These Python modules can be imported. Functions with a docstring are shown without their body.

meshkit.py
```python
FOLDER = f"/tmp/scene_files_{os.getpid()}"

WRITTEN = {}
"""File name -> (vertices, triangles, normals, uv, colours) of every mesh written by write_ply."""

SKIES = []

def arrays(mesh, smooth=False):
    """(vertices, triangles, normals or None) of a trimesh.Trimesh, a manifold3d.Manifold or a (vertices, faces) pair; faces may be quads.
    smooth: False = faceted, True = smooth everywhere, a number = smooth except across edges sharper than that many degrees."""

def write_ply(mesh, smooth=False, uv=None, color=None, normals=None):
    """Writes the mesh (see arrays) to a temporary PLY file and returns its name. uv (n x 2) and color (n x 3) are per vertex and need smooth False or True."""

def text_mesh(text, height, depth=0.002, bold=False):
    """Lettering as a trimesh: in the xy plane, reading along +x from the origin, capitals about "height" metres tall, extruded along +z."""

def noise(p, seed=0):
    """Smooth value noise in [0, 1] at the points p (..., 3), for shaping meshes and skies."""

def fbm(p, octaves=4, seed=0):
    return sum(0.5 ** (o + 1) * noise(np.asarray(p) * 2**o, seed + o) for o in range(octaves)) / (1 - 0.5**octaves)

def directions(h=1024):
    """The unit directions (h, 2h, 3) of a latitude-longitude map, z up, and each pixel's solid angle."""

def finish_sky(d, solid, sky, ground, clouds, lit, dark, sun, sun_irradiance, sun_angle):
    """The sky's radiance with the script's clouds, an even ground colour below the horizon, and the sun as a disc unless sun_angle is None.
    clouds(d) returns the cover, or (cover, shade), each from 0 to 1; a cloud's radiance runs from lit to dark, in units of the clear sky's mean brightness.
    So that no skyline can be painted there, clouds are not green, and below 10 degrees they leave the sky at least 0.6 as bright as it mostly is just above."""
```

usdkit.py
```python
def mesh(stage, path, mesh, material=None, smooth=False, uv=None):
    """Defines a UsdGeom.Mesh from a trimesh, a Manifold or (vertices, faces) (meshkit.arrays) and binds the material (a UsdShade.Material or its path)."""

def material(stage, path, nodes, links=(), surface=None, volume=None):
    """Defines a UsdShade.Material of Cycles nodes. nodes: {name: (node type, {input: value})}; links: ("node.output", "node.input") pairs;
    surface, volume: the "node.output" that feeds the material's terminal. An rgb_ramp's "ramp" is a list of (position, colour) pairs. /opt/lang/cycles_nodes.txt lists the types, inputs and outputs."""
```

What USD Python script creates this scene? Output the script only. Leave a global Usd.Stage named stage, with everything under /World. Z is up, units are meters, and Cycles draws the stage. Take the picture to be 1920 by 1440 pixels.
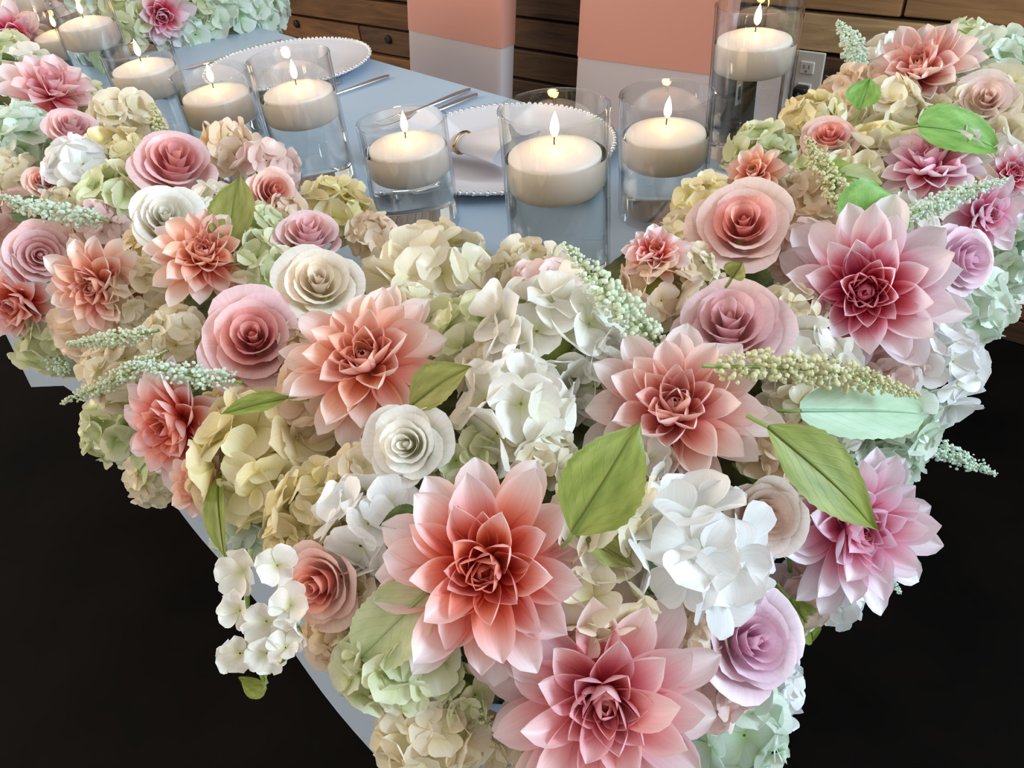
import math, random
import numpy as np, trimesh, manifold3d as m3
from scipy.interpolate import PchipInterpolator
import usdkit, meshkit
from pxr import Usd, UsdGeom, UsdLux, UsdShade, Gf, Sdf

stage = Usd.Stage.CreateInMemory()
UsdGeom.SetStageUpAxis(stage, 'Z'); UsdGeom.SetStageMetersPerUnit(stage, 1.0)
UsdGeom.Xform.Define(stage, '/World'); UsdGeom.Scope.Define(stage, '/World/Looks')
rng = np.random.default_rng(7)

# ------------------------------------------------------------------ camera, sky, window light, exposure
# World: X runs along the long side of the table, Y across it towards the plank wall, Z up. The eye stands over (0, 0).
F = 1442.0
TABLE, EYE = 0.76, 1.1814
_dn = np.array([180.0, 1780.0, F]); _dn /= np.linalg.norm(_dn)
_u = np.array([-1637.0, -985.0, F]); _u -= _dn * (_u @ _dn); _u /= np.linalg.norm(_u)
_v = np.cross(_dn, _u)
C2W = np.stack([-_u, _v, -_dn])                      # camera (right, down, forward) -> world
CAM = np.array([0.0, 0.0, EYE])
RIGHT, DOWN, FWD = C2W[:, 0], C2W[:, 1], C2W[:, 2]
cam = UsdGeom.Camera.Define(stage, '/World/camera')
cm = np.eye(4); cm[0, :3], cm[1, :3], cm[2, :3], cm[3, :3] = RIGHT, -DOWN, -FWD, CAM
cam.AddTransformOp().Set(Gf.Matrix4d(*cm.ravel().tolist()))
cam.CreateHorizontalApertureAttr(36.0); cam.CreateVerticalApertureAttr(27.0)
cam.CreateFocalLengthAttr(36.0 * F / 1920); cam.CreateClippingRangeAttr(Gf.Vec2f(0.05, 100))
cam.CreateExposureAttr(0.14)

dome = UsdLux.DomeLight.Define(stage, '/World/ambient_light')
dome.CreateIntensityAttr(0.22); dome.CreateColorAttr(Gf.Vec3f(1.0, 0.95, 0.90))

def rect_light(name, pos, target, w, h, power, color):
    l = UsdLux.RectLight.Define(stage, '/World/' + name)
    l.CreateWidthAttr(w); l.CreateHeightAttr(h); l.CreateIntensityAttr(power); l.CreateColorAttr(Gf.Vec3f(*color))
    z = np.array(pos, float) - np.array(target, float); z /= np.linalg.norm(z)
    x = np.cross([0, 0, 1.0], z); x /= np.linalg.norm(x); y = np.cross(z, x)
    m = np.eye(4); m[0, :3], m[1, :3], m[2, :3], m[3, :3] = x, y, z, pos
    l.AddTransformOp().Set(Gf.Matrix4d(*m.ravel().tolist()))
rect_light('window_daylight', (2.6, 2.2, 2.5), (-0.4, 0.4, 0.8), 1.6, 1.6, 27.0, (0.62, 0.83, 1.0))
rect_light('room_light', (-3.2, -1.8, 2.0), (-0.5, 0.3, 0.8), 1.6, 1.2, 11.0, (1.0, 0.80, 0.62))
FLAME = 45.0                                          # strength of the candle flames

# ------------------------------------------------------------------ helpers
def unit(a): a = np.asarray(a, float); return a / np.linalg.norm(a)
def ray(px, py): return unit(C2W @ np.array([(px - 960) / F, (py - 720) / F, 1.0]))
def on_z(px, py, z=TABLE): r = ray(px, py); return CAM + r * ((z - EYE) / r[2])
def on_y(px, py, y): r = ray(px, py); return CAM + r * (y / r[1])
def at_depth(px, py, d): r = ray(px, py); return CAM + r * (d / (r @ FWD))
def depth(p): return (np.asarray(p) - CAM) @ FWD
# garland runs: (axis start x,y, axis end x,y, half width, height)
RUNS = [((-0.26, 0.215), (-2.0, 0.205), 0.135, 0.115), ((-0.30, 0.22), (-0.305, 0.92), 0.165, 0.12), ((-1.95, 0.2), (-1.95, 0.80), 0.16, 0.13)]
def field(p, off=0.0, grad=False):
    best = (1e9, None)
    for a, b, w, h in RUNS:
        a, b = np.array(a), np.array(b); d = b - a
        t = np.clip((p[:2] - a) @ d / (d @ d), 0, 1); q = p[:2] - a - d * t
        z = max(p[2] - TABLE, 0.0) - max(TABLE - 0.09 - p[2], 0.0)
        f = (q @ q) / (w + off) ** 2 + z * z / (h + off) ** 2 - 1
        if f < best[0]: best = (f, np.array([*(q / (w + off) ** 2), z / (h + off) ** 2]))
    return best if grad else best[0]
def at(px, py, off=0.02):
    """Where the sight line through a pixel meets the rounded back of the garland, and the outward direction there."""
    r = ray(px, py); t, last = 0.25, 0.25
    while t < 3.2:
        if field(CAM + r * t, off) < 0: break
        last = t; t += 0.01
    else:
        ts = np.arange(0.3, 2.6, 0.005); fs = np.array([field(CAM + r * k, off) for k in ts])
        near = [k for k in range(1, len(ts) - 1) if fs[k] <= fs[k - 1] and fs[k] <= fs[k + 1] and fs[k] < 1.6]   # the first place where the line passes close by
        t = last = ts[near[0] if near else int(np.argmin(fs))]
    lo, hi = last, t
    for _ in range(20):
        m = (lo + hi) / 2
        if field(CAM + r * m, off) < 0: hi = m
        else: lo = m
    p = CAM + r * hi
    return p, unit(field(p, off, True)[1])

HEAD_AT = [None]
used = {}
def numbered(parent, name):
    k = (parent, name); n = used.get(k, 0); used[k] = n + 1
    return f'{parent}/{name}' + (f'_{n:03d}' if n else '')
def data(prim, label=None, cat=None, group=None, kind=None):
    for k, v in (('label', label), ('category', cat), ('group', group), ('kind', kind)):
        if v: prim.SetCustomDataByKey(k, v)
    return prim
def thing(name, label, cat, loc=(0, 0, 0), rot=None, group=None, kind=None):
    x = UsdGeom.Xform.Define(stage, numbered('/World', name))
    m = np.eye(4); m[3, :3] = loc
    if rot is not None: m[:3, :3] = np.asarray(rot).T          # columns of rot are the local axes in the world
    x.AddTransformOp().Set(Gf.Matrix4d(*m.ravel().tolist()))
    data(x.GetPrim(), label, cat, group, kind); return str(x.GetPath())
def group_part(name, parent):
    return str(UsdGeom.Xform.Define(stage, numbered(parent, name)).GetPath())
def obj(name, mesh, mat, parent='/World', smooth=35, uv=None, label=None, cat=None, group=None, kind=None):
    g = usdkit.mesh(stage, numbered(parent, name), mesh, M[mat], smooth, uv)
    data(g.GetPrim(), label, cat, group, kind); return str(g.GetPath())
def frame(n, roll=0.0, hint=None):
    z = unit(n); h = np.array([0, 0, 1.0]) if hint is None else np.asarray(hint, float)
    if abs(unit(h) @ z) > 0.95: h = RIGHT
    x = unit(h - z * (h @ z)); y = np.cross(z, x); c, s = math.cos(roll), math.sin(roll)
    return np.stack([x * c + y * s, y * c - x * s, z], 1)
def facing(p, n, tilt):
    c = unit(CAM - p)
    if tilt is None: return unit(n + 0.55 * c + rng.normal(0, 0.10, 3))
    return unit(c + tilt[0] * RIGHT + tilt[1] * DOWN)
def cat_mesh(*ms): return trimesh.util.concatenate([trimesh.Trimesh(np.asarray(v), np.asarray(f), process=False) for v, f in ((m.vertices, m.faces) if hasattr(m, 'vertices') else m for m in ms)])
def grid_faces(nu, nv, close=False):
    f = []
    for j in range(nv - 1):
        for i in range(nu - 1 + close):
            a, b = j * nu + i, j * nu + (i + 1) % nu
            f += [(a, b, b + nu), (a, b + nu, a + nu)]
    return np.array(f)
def lathe(profile, n=48):
    pr = np.array(profile, float); th = np.arange(n) * 2 * np.pi / n
    v = np.stack([pr[:, None, 0] * np.cos(th), pr[:, None, 0] * np.sin(th), np.broadcast_to(pr[:, 1:], (len(pr), n))], -1).reshape(-1, 3)
    return trimesh.Trimesh(v, grid_faces(n, len(pr), True), process=False)
def tube(points, r, sides=8):
    p = np.asarray(points, float); t = np.gradient(p, axis=0); t /= np.linalg.norm(t, axis=1, keepdims=True)
    a = np.cross(t, [0.13, 0.21, 0.97]); a /= np.linalg.norm(a, axis=1, keepdims=True); b = np.cross(t, a)
    th = np.arange(sides) * 2 * np.pi / sides; r = np.broadcast_to(r, (len(p),))[:, None, None]
    v = p[:, None] + r * (np.cos(th)[None, :, None] * a[:, None] + np.sin(th)[None, :, None] * b[:, None])
    v = np.vstack([v.reshape(-1, 3), p[:1], p[-1:]]); n = len(p) * sides
    f = grid_faces(sides, len(p), True)[:, ::-1]
    cap = [(n, i, (i + 1) % sides) for i in range(sides)] + [(n + 1, n - sides + (i + 1) % sides, n - sides + i) for i in range(sides)]
    return trimesh.Trimesh(v, np.vstack([f, cap]), process=False)
def rbox(sx, sy, sz, r=0.003, c=(0, 0, 0)):
    s = m3.Manifold.sphere(r, 12); k = [s.translate((x * (sx / 2 - r), y * (sy / 2 - r), z * (sz / 2 - r))) for x in (-1, 1) for y in (-1, 1) for z in (-1, 1)]
    m = m3.Manifold.batch_hull(k).translate(tuple(map(float, c))).to_mesh()
    return trimesh.Trimesh(m.vert_properties[:, :3], m.tri_verts, process=False)
def moved(m, R=None, t=(0, 0, 0)):
    v = np.asarray(m.vertices); v = (v @ np.asarray(R).T if R is not None else v) + np.asarray(t, float)
    return trimesh.Trimesh(v, m.faces, process=False)
def rotz(a): c, s = math.cos(a), math.sin(a); return np.array([[c, -s, 0], [s, c, 0], [0, 0, 1.0]])

# ------------------------------------------------------------------ materials
M = {}
def mat(name, nodes, links, surface): M[name] = usdkit.material(stage, '/World/Looks/' + name, nodes, links, surface)
def plain(name, color, rough=0.5, **kw): mat(name, {'p': ('principled_bsdf', dict(base_color=color, roughness=rough, **kw))}, [], 'p.BSDF')
def S(h):                                                # sRGB 0-255 to linear
    c = np.array(h, float) / 255; return np.where(c < 0.04045, c / 12.92, ((c + 0.055) / 1.055) ** 2.4)
def petal_mat(name, ramp, trans=0.30, vary=0.10, rough=0.36, streak=0.06, hue=0.012):
    """Dyed silk: colour runs along the petal (uv y), with faint lengthwise streaks and a small difference from petal to petal."""
    mat(name, {
        'uv': ('uvmap', {'attribute': 'st'}), 'sp': ('separate_xyz', {}),
        'r': ('rgb_ramp', {'ramp': [(p, S(c)) for p, c in ramp]}), 'oi': ('object_info', {}),
        'mp': ('mapping', {'scale': (14, 0.8, 1)}), 'nz': ('noise_texture', {'scale': 1.0, 'detail': 3.0}),
        'st': ('map_range', {'from_min': 0.3, 'from_max': 0.7, 'to_min': 1 - streak, 'to_max': 1 + streak}),
        'rv': ('map_range', {'to_min': 1 - vary, 'to_max': 1 + vary * 0.6}), 'hv': ('map_range', {'to_min': 0.5 - hue, 'to_max': 0.5 + hue}),
        'vm': ('math', {'math_type': 'multiply'}), 'h': ('hsv', {'saturation': 1.12}),
        'bp': ('bump', {'strength': 0.10, 'distance': 0.001}),
        'p': ('principled_bsdf', {'roughness': rough, 'specular_ior_level': 0.5, 'sheen_weight': 0.15}), 't': ('translucent_bsdf', {}), 'mx': ('mix_closure', {'fac': trans})},
        [('uv.UV', 'sp.vector'), ('sp.y', 'r.fac'), ('uv.UV', 'mp.vector'), ('mp.vector', 'nz.vector'), ('nz.fac', 'st.value'), ('oi.random', 'rv.value'), ('oi.random', 'hv.value'),
         ('st.result', 'vm.value1'), ('rv.result', 'vm.value2'), ('vm.value', 'h.value'), ('hv.result', 'h.hue'), ('r.color', 'h.color'),
         ('nz.fac', 'bp.height'), ('bp.normal', 'p.normal'),
         ('h.color', 'p.base_color'), ('h.color', 't.color'), ('p.BSDF', 'mx.closure1'), ('t.BSDF', 'mx.closure2')], 'mx.closure')
DAHLIA = {  # base, middle, tip
    'coral': [(0, (206, 54, 42)), (.25, (234, 108, 88)), (.48, (246, 168, 152)), (.66, (250, 214, 210)), (.85, (252, 240, 242)), (1, (253, 246, 250))],
    'pink': [(0, (206, 36, 80)), (.26, (234, 92, 122)), (.46, (247, 172, 190)), (.62, (252, 232, 238)), (1, (253, 248, 250))],
    'rosy': [(0, (220, 72, 92)), (.28, (240, 134, 144)), (.52, (249, 194, 198)), (.75, (252, 230, 232)), (1, (253, 244, 246))],
    'peach': [(0, (228, 102, 78)), (.30, (243, 158, 132)), (.6, (250, 206, 186)), (.82, (252, 232, 224)), (1, (252, 240, 236))],
    'blush': [(0, (226, 88, 92)), (.28, (244, 158, 148)), (.52, (250, 208, 198)), (.75, (252, 236, 232)), (1, (253, 244, 242))],
    'lilac_pink': [(0, (222, 70, 122)), (.28, (243, 140, 172)), (.5, (250, 200, 220)), (.68, (252, 236, 244)), (1, (253, 246, 252))]}
def paler(ramp, k): return [(p, tuple(np.array(c) + (np.array([253, 248, 244]) - c) * k)) for p, c in ramp]
for k, r in DAHLIA.items(): petal_mat('dahlia_' + k, paler(r, .06 if k in ('coral', 'pink') else .14))
def ROSE(base, mid, lip): return [(0, base), (.55, mid), (1, lip)]
ROSES = {'pink': (ROSE((222, 110, 112), (240, 172, 174), (248, 206, 212)), ROSE((206, 70, 72), (236, 138, 134), (244, 180, 176))),
         'coral': (ROSE((224, 130, 116), (242, 178, 164), (247, 204, 192)), ROSE((210, 84, 72), (234, 128, 112), (242, 166, 150))),
         'peach': (ROSE((230, 150, 136), (244, 198, 188), (248, 216, 210)), ROSE((222, 96, 84), (240, 150, 138), (244, 180, 170))),
         'mauve': (ROSE((222, 140, 142), (240, 188, 192), (246, 210, 216)), ROSE((216, 128, 130), (238, 176, 180), (244, 198, 202))),
         'lilac': (ROSE((228, 150, 190), (243, 198, 222), (246, 216, 236)), ROSE((226, 140, 184), (240, 186, 214), (246, 208, 230))),
         'blush': (ROSE((238, 190, 170), (246, 220, 206), (248, 230, 222)), ROSE((236, 176, 156), (244, 206, 190), (248, 222, 210))),
         'cream': (ROSE((236, 220, 176), (246, 234, 208), (250, 242, 228)), ROSE((238, 214, 170), (246, 228, 200), (250, 240, 224))),
         'white': (ROSE((236, 234, 200), (246, 246, 234), (250, 250, 246)), ROSE((236, 232, 196), (246, 244, 228), (250, 250, 244)))}
for k, (o, i) in ROSES.items(): petal_mat('rose_' + k, paler(o, .42), vary=0.05); petal_mat('rose_heart_' + k, paler(i, .30), vary=0.06)
HYD = {'cream': [(0, (214, 206, 132)), (.35, (243, 233, 198)), (1, (249, 242, 222))],
       'white': [(0, (214, 216, 150)), (.3, (246, 244, 230)), (1, (251, 250, 246))],
       'green': [(0, (176, 194, 108)), (.4, (226, 232, 186)), (1, (241, 243, 218))],
       'yellow': [(0, (206, 194, 112)), (.4, (241, 230, 178)), (1, (248, 240, 208))],
       'peach': [(0, (222, 190, 130)), (.4, (246, 222, 190)), (1, (249, 232, 212))],
       'pink': [(0, (216, 170, 150)), (.4, (244, 212, 206)), (1, (249, 228, 224))],
       'mint': [(0, (170, 204, 140)), (.4, (222, 240, 220)), (1, (238, 248, 240))],
       'bright': [(0, (224, 226, 190)), (.3, (248, 250, 250)), (1, (252, 253, 253))]}
for k, r in HYD.items(): petal_mat('hydrangea_' + k, paler(r, .12 if k in ('yellow', 'green') else .25), trans=0.35, vary=0.09, hue=0.010)
def leaf_mat(name, a, b, vein):
    mat(name, {'uv': ('uvmap', {'attribute': 'st'}), 'sp': ('separate_xyz', {}), 'nz': ('noise_texture', {'scale': 3.0, 'detail': 3.0}),
               'r': ('rgb_ramp', {'ramp': [(0.3, S(a)), (0.7, S(b))]}),
               'ab': ('math', {'math_type': 'absolute'}), 'k': ('math', {'math_type': 'multiply_add', 'value2': -0.45}), 'm': ('math', {'math_type': 'multiply', 'value2': 44.0}),
               's': ('math', {'math_type': 'sine'}), 'vr': ('map_range', {'from_min': 0.90, 'from_max': 1.0, 'to_min': 0, 'to_max': 0.16, 'clamp': True}),
               'mid': ('map_range', {'from_min': 0.0, 'from_max': 0.05, 'to_min': 0.5, 'to_max': 0.0, 'clamp': True}), 'mxm': ('math', {'math_type': 'maximum'}),
               'c': ('mix', {'color2': S(vein)}), 'bp': ('bump', {'strength': 0.4, 'distance': 0.001, 'invert': True}),
               'p': ('principled_bsdf', {'roughness': 0.45}), 't': ('translucent_bsdf', {}), 'mx': ('mix_closure', {'fac': 0.3})},
        [('uv.UV', 'sp.vector'), ('uv.UV', 'nz.vector'), ('nz.fac', 'r.fac'), ('sp.x', 'ab.value1'), ('ab.value', 'k.value1'), ('sp.y', 'k.value3'), ('k.value', 'm.value1'), ('m.value', 's.value1'), ('s.value', 'vr.value'),
         ('ab.value', 'mid.value'), ('vr.result', 'mxm.value1'), ('mid.result', 'mxm.value2'), ('mxm.value', 'c.fac'), ('r.color', 'c.color1'), ('mxm.value', 'bp.height'), ('bp.normal', 'p.normal'),
         ('c.color', 'p.base_color'), ('c.color', 't.color'), ('p.BSDF', 'mx.closure1'), ('t.BSDF', 'mx.closure2')], 'mx.closure')
leaf_mat('leaf_green', (122, 140, 54), (168, 180, 92), (92, 118, 40))
leaf_mat('leaf_olive', (134, 138, 62), (170, 172, 98), (104, 110, 44))
leaf_mat('leaf_bright', (112, 168, 70), (160, 208, 116), (176, 220, 140))
leaf_mat('leaf_pale', (196, 212, 152), (222, 230, 186), (120, 156, 92))
leaf_mat('leaf_mint', (186, 220, 184), (208, 234, 206), (140, 184, 146))
leaf_mat('leaf_dark', (70, 92, 44), (104, 124, 66), (60, 78, 36))
def bloom_mat(name, a, b): mat(name, {'oi': ('object_info', {}), 'g': ('geometry', {}), 'r': ('rgb_ramp', {'ramp': [(0, S(a)), (1, S(b))]}), 'p': ('principled_bsdf', {'roughness': 0.6}), 't': ('translucent_bsdf', {}), 'mx': ('mix_closure', {'fac': 0.3})},
                                [('g.random_per_island', 'r.fac'), ('r.color', 'p.base_color'), ('r.color', 't.color'), ('p.BSDF', 'mx.closure1'), ('t.BSDF', 'mx.closure2')], 'mx.closure')
bloom_mat('bloom_green', (238, 246, 222), (252, 254, 246)); bloom_mat('bloom_cream', (234, 232, 192), (252, 252, 236)); bloom_mat('bloom_mint', (234, 248, 232), (250, 254, 250))
plain('stem', S((140, 164, 90)), 0.5); plain('bud_green', S((176, 190, 96)), 0.45)
mat('moss', {'n': ('noise_texture', {'scale': 60.0, 'detail': 4.0}), 'r': ('rgb_ramp', {'ramp': [(.3, S((44, 52, 24))), (.7, S((104, 112, 58)))]}), 'b': ('bump', {'strength': 0.8, 'distance': 0.01}), 'p': ('principled_bsdf', {'roughness': 0.8})},
    [('n.fac', 'r.fac'), ('r.color', 'p.base_color'), ('n.fac', 'b.height'), ('b.normal', 'p.normal')], 'p.BSDF')
mat('satin_cloth', {'tc': ('texture_coordinate', {}), 'mp': ('mapping', {'scale': (900, 900, 900)}), 'n': ('noise_texture', {'scale': 1.0, 'detail': 2.0}), 'b': ('bump', {'strength': 0.08, 'distance': 0.0005}),
                    'p': ('principled_bsdf', {'base_color': S((172, 192, 211)), 'roughness': 0.42, 'specular_ior_level': 0.5, 'sheen_weight': 0.1})},
    [('tc.object', 'mp.vector'), ('mp.vector', 'n.vector'), ('n.fac', 'b.height'), ('b.normal', 'p.normal')], 'p.BSDF')
plain('chair_cloth', S((190, 178, 178)), 0.6, sheen_weight=0.2); plain('sash_pink', S((198, 136, 118)), 0.42, sheen_weight=0.3)
mat('glass', {'lw': ('layer_weight', {'blend': 0.5}), 'r': ('rgb_ramp', {'ramp': [(0, (0.985, 0.99, 0.99)), (.6, (0.965, 0.975, 0.975)), (.85, (0.78, 0.81, 0.82)), (1, (0.34, 0.37, 0.38))]}), 't': ('transparent_bsdf', {}),
              'f': ('math', {'math_type': 'power', 'value2': 5.0}), 'f2': ('math', {'math_type': 'multiply_add', 'value2': 0.88, 'value3': 0.07}), 'g': ('glossy_bsdf', {'roughness': 0.01, 'color': (1, 1, 1)}), 'm': ('mix_closure', {})},
    [('lw.facing', 'r.fac'), ('r.color', 't.color'), ('lw.facing', 'f.value1'), ('f.value', 'f2.value1'), ('f2.value', 'm.fac'), ('t.BSDF', 'm.closure1'), ('g.BSDF', 'm.closure2')], 'm.closure')
plain('water', (0.97, 0.985, 0.99), 0.0, ior=1.33, transmission_weight=1.0)
mat('wax', {'p': ('principled_bsdf', {'base_color': S((245, 231, 221)), 'roughness': 0.42, 'subsurface_weight': 0.5, 'subsurface_radius': (1.0, 0.7, 0.5), 'subsurface_scale': 0.006})}, [], 'p.BSDF')
plain('wick', (0.02, 0.015, 0.012), 0.9)
mat('flame', {'uv': ('uvmap', {'attribute': 'st'}), 'sp': ('separate_xyz', {}), 'r': ('rgb_ramp', {'ramp': [(0, (1.0, 0.36, 0.07)), (.3, (1.0, 0.52, 0.16)), (.7, (1.0, 0.58, 0.20)), (1, (1.0, 0.45, 0.12))]}), 'e': ('emission', {'strength': FLAME})},
    [('uv.UV', 'sp.vector'), ('sp.y', 'r.fac'), ('r.color', 'e.color')], 'e.emission')
plain('china', S((226, 226, 232)), 0.15); plain('silver', (0.92, 0.92, 0.93), 0.34, metallic=1.0); plain('linen', S((226, 224, 230)), 0.7); plain('gold', S((198, 168, 120)), 0.25, metallic=1.0)
def wood_mat(name, a, b):
    mat(name, {'tc': ('texture_coordinate', {}), 'oi': ('object_info', {}), 'off': ('vector_math', {'math_type': 'multiply_add', 'vector2': (9, 7, 5)}), 'mp': ('mapping', {'scale': (1.6, 8, 14)}),
               'n': ('noise_texture', {'scale': 2.2, 'detail': 6.0, 'roughness': 0.62, 'distortion': 1.2}), 'r': ('rgb_ramp', {'ramp': [(.25, S(a)), (.7, S(b))]}),
               'hv': ('map_range', {'to_min': 0.72, 'to_max': 1.2}), 'h': ('hsv', {}), 'b': ('bump', {'strength': 0.4, 'distance': 0.004}), 'p': ('principled_bsdf', {'roughness': 0.7})},
        [('oi.random', 'off.vector1'), ('tc.object', 'off.vector3'), ('off.vector', 'mp.vector'), ('mp.vector', 'n.vector'), ('n.fac', 'r.fac'), ('r.color', 'h.color'), ('oi.random', 'hv.value'), ('hv.result', 'h.value'),
         ('h.color', 'p.base_color'), ('n.fac', 'b.height'), ('b.normal', 'p.normal')], 'p.BSDF')
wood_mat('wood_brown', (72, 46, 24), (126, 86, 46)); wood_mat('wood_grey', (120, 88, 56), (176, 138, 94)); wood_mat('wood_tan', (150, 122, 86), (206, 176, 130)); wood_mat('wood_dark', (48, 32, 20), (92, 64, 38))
plain('gap_black', (0.012, 0.009, 0.007), 0.9); plain('iron', (0.03, 0.025, 0.02), 0.5, metallic=0.6)
mat('floor_dark', {'n': ('noise_texture', {'scale': 3.0, 'detail': 5.0}), 'r': ('rgb_ramp', {'ramp': [(.3, (0.0015, 0.0013, 0.0012)), (.75, (0.006, 0.0045, 0.0035))]}), 'p': ('principled_bsdf', {'roughness': 0.7, 'specular_ior_level': 0.04})}, [('n.fac', 'r.fac'), ('r.color', 'p.base_color')], 'p.BSDF')
plain('outlet_plate', S((206, 200, 190)), 0.4); plain('outlet_dark', S((120, 112, 104)), 0.5); plain('black_plastic', (0.01, 0.01, 0.01), 0.4)

# ------------------------------------------------------------------ room: floor and plank wall
obj('floor', rbox(9, 9, 0.04, 0.005, (-0.5, 0.5, -0.02)), 'floor_dark', label='near black polished floor of the room', kind='structure')
WA = np.array([-1.65, 1.66]); WD = unit([1, 0.139]); WN = np.array([WD[1], -WD[0]])        # wall line, its direction (towards +X) and its face normal (towards the table)
WALL = thing('wall_back', 'rustic wall of rough brown horizontal wood planks', None, (*WA, 0), np.stack([[*WD, 0], [*-WN, 0], [0, 0, 1.0]], 1), kind='structure')
obj('backing_board', rbox(6.4, 0.03, 2.5, 0.004, (0.6, 0.045, 1.25)), 'gap_black', WALL)
obj('baseboard_back', moved(rbox(6.4, 0.022, 0.058, 0.003, (0.6, 0.012, 0.030)), np.stack([[*WD, 0], [*-WN, 0], [0, 0, 1.0]], 1), (*WA, 0)), 'wood_dark', label='dark wood board along the foot of the plank wall', kind='structure')
wr = random.Random(3); PH = 0.09; z = 0.06; row = 0
while z < 2.4:
    x = -2.6 + wr.uniform(-0.5, 0)
    while x < 3.7:
        L = wr.uniform(0.7, 1.9); d = wr.uniform(-0.006, 0.006); th = 0.026
        m = rbox(L - 0.006, th, PH - wr.uniform(0.006, 0.012), 0.004, (x + L / 2, 0.014 + d, z + PH / 2))
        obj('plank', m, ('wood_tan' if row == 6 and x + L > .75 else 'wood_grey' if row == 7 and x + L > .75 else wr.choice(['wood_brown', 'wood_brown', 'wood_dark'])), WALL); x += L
    z += PH; row += 1
def on_wall(px, py, lift=0.0):
    r = ray(px, py); n = np.array([*WN, 0]); o = np.array([*WA, 0]) + n * lift
    p = CAM + r * (((o - CAM) @ n) / (r @ n)); q = p - np.array([*WA, 0])
    return np.array([q @ [*WD, 0], q @ [*-WN, 0], q[2]])
for px, py in ((555, 45), (727, 74)):
    q = on_wall(px, py); k = lathe([(0, .006), (.010, .006), (.0135, .003), (.014, -.012), (0, -.012)], 20)
    obj('bolt', moved(k, [[1, 0, 0], [0, 0, -1], [0, 1, 0]], q), 'iron', WALL, label='dark round bolt head in a plank')
q = on_wall(1512, 146)
OUT = thing('wall_outlet', 'pale electrical wall outlet beside the rightmost vase', 'outlet', WALL and np.array([*WA, 0]) + np.array([*WD, 0]) * q[0] + np.array([0, 0, q[2]]) + np.array([*WN, 0]) * 0.002, np.stack([[*WD, 0], [*-WN, 0], [0, 0, 1.0]], 1))
obj('face_plate', rbox(0.076, 0.007, 0.122, 0.003), 'outlet_plate', OUT)
for s in (-1, 1):
    obj('socket', rbox(0.034, 0.006, 0.029, 0.003, (0, -0.004, s * 0.025)), 'outlet_plate', OUT)
    k = cat_mesh(rbox(0.003, 0.002, 0.009, .0008, (-0.006, -0.0072, s * .025 + .003)), rbox(0.003, 0.002, 0.009, .0008, (0.006, -0.0072, s * .025 + .003)), rbox(0.005, 0.002, 0.005, .0008, (0, -0.0072, s * .025 - .007)))
    obj('slot', k, 'outlet_dark', OUT)
PLUG = thing('power_plug', 'black plug and cord in the wall outlet', 'plug', np.array([*WA, 0]) + np.array([*WD, 0]) * q[0] + np.array([0, 0, q[2] - 0.025]) + np.array([*WN, 0]) * 0.024, np.stack([[*WD, 0], [*-WN, 0], [0, 0, 1.0]], 1))
obj('plug_body', rbox(0.03, 0.028, 0.026, 0.006), 'black_plastic', PLUG)
obj('cord', tube([(0, -.012, 0), (-.004, -.028, -.012), (-.012, -.03, -.06), (-.02, -.02, -.2), (-.02, -.01, -q[2] + .04)], .0035), 'black_plastic', PLUG)

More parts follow.
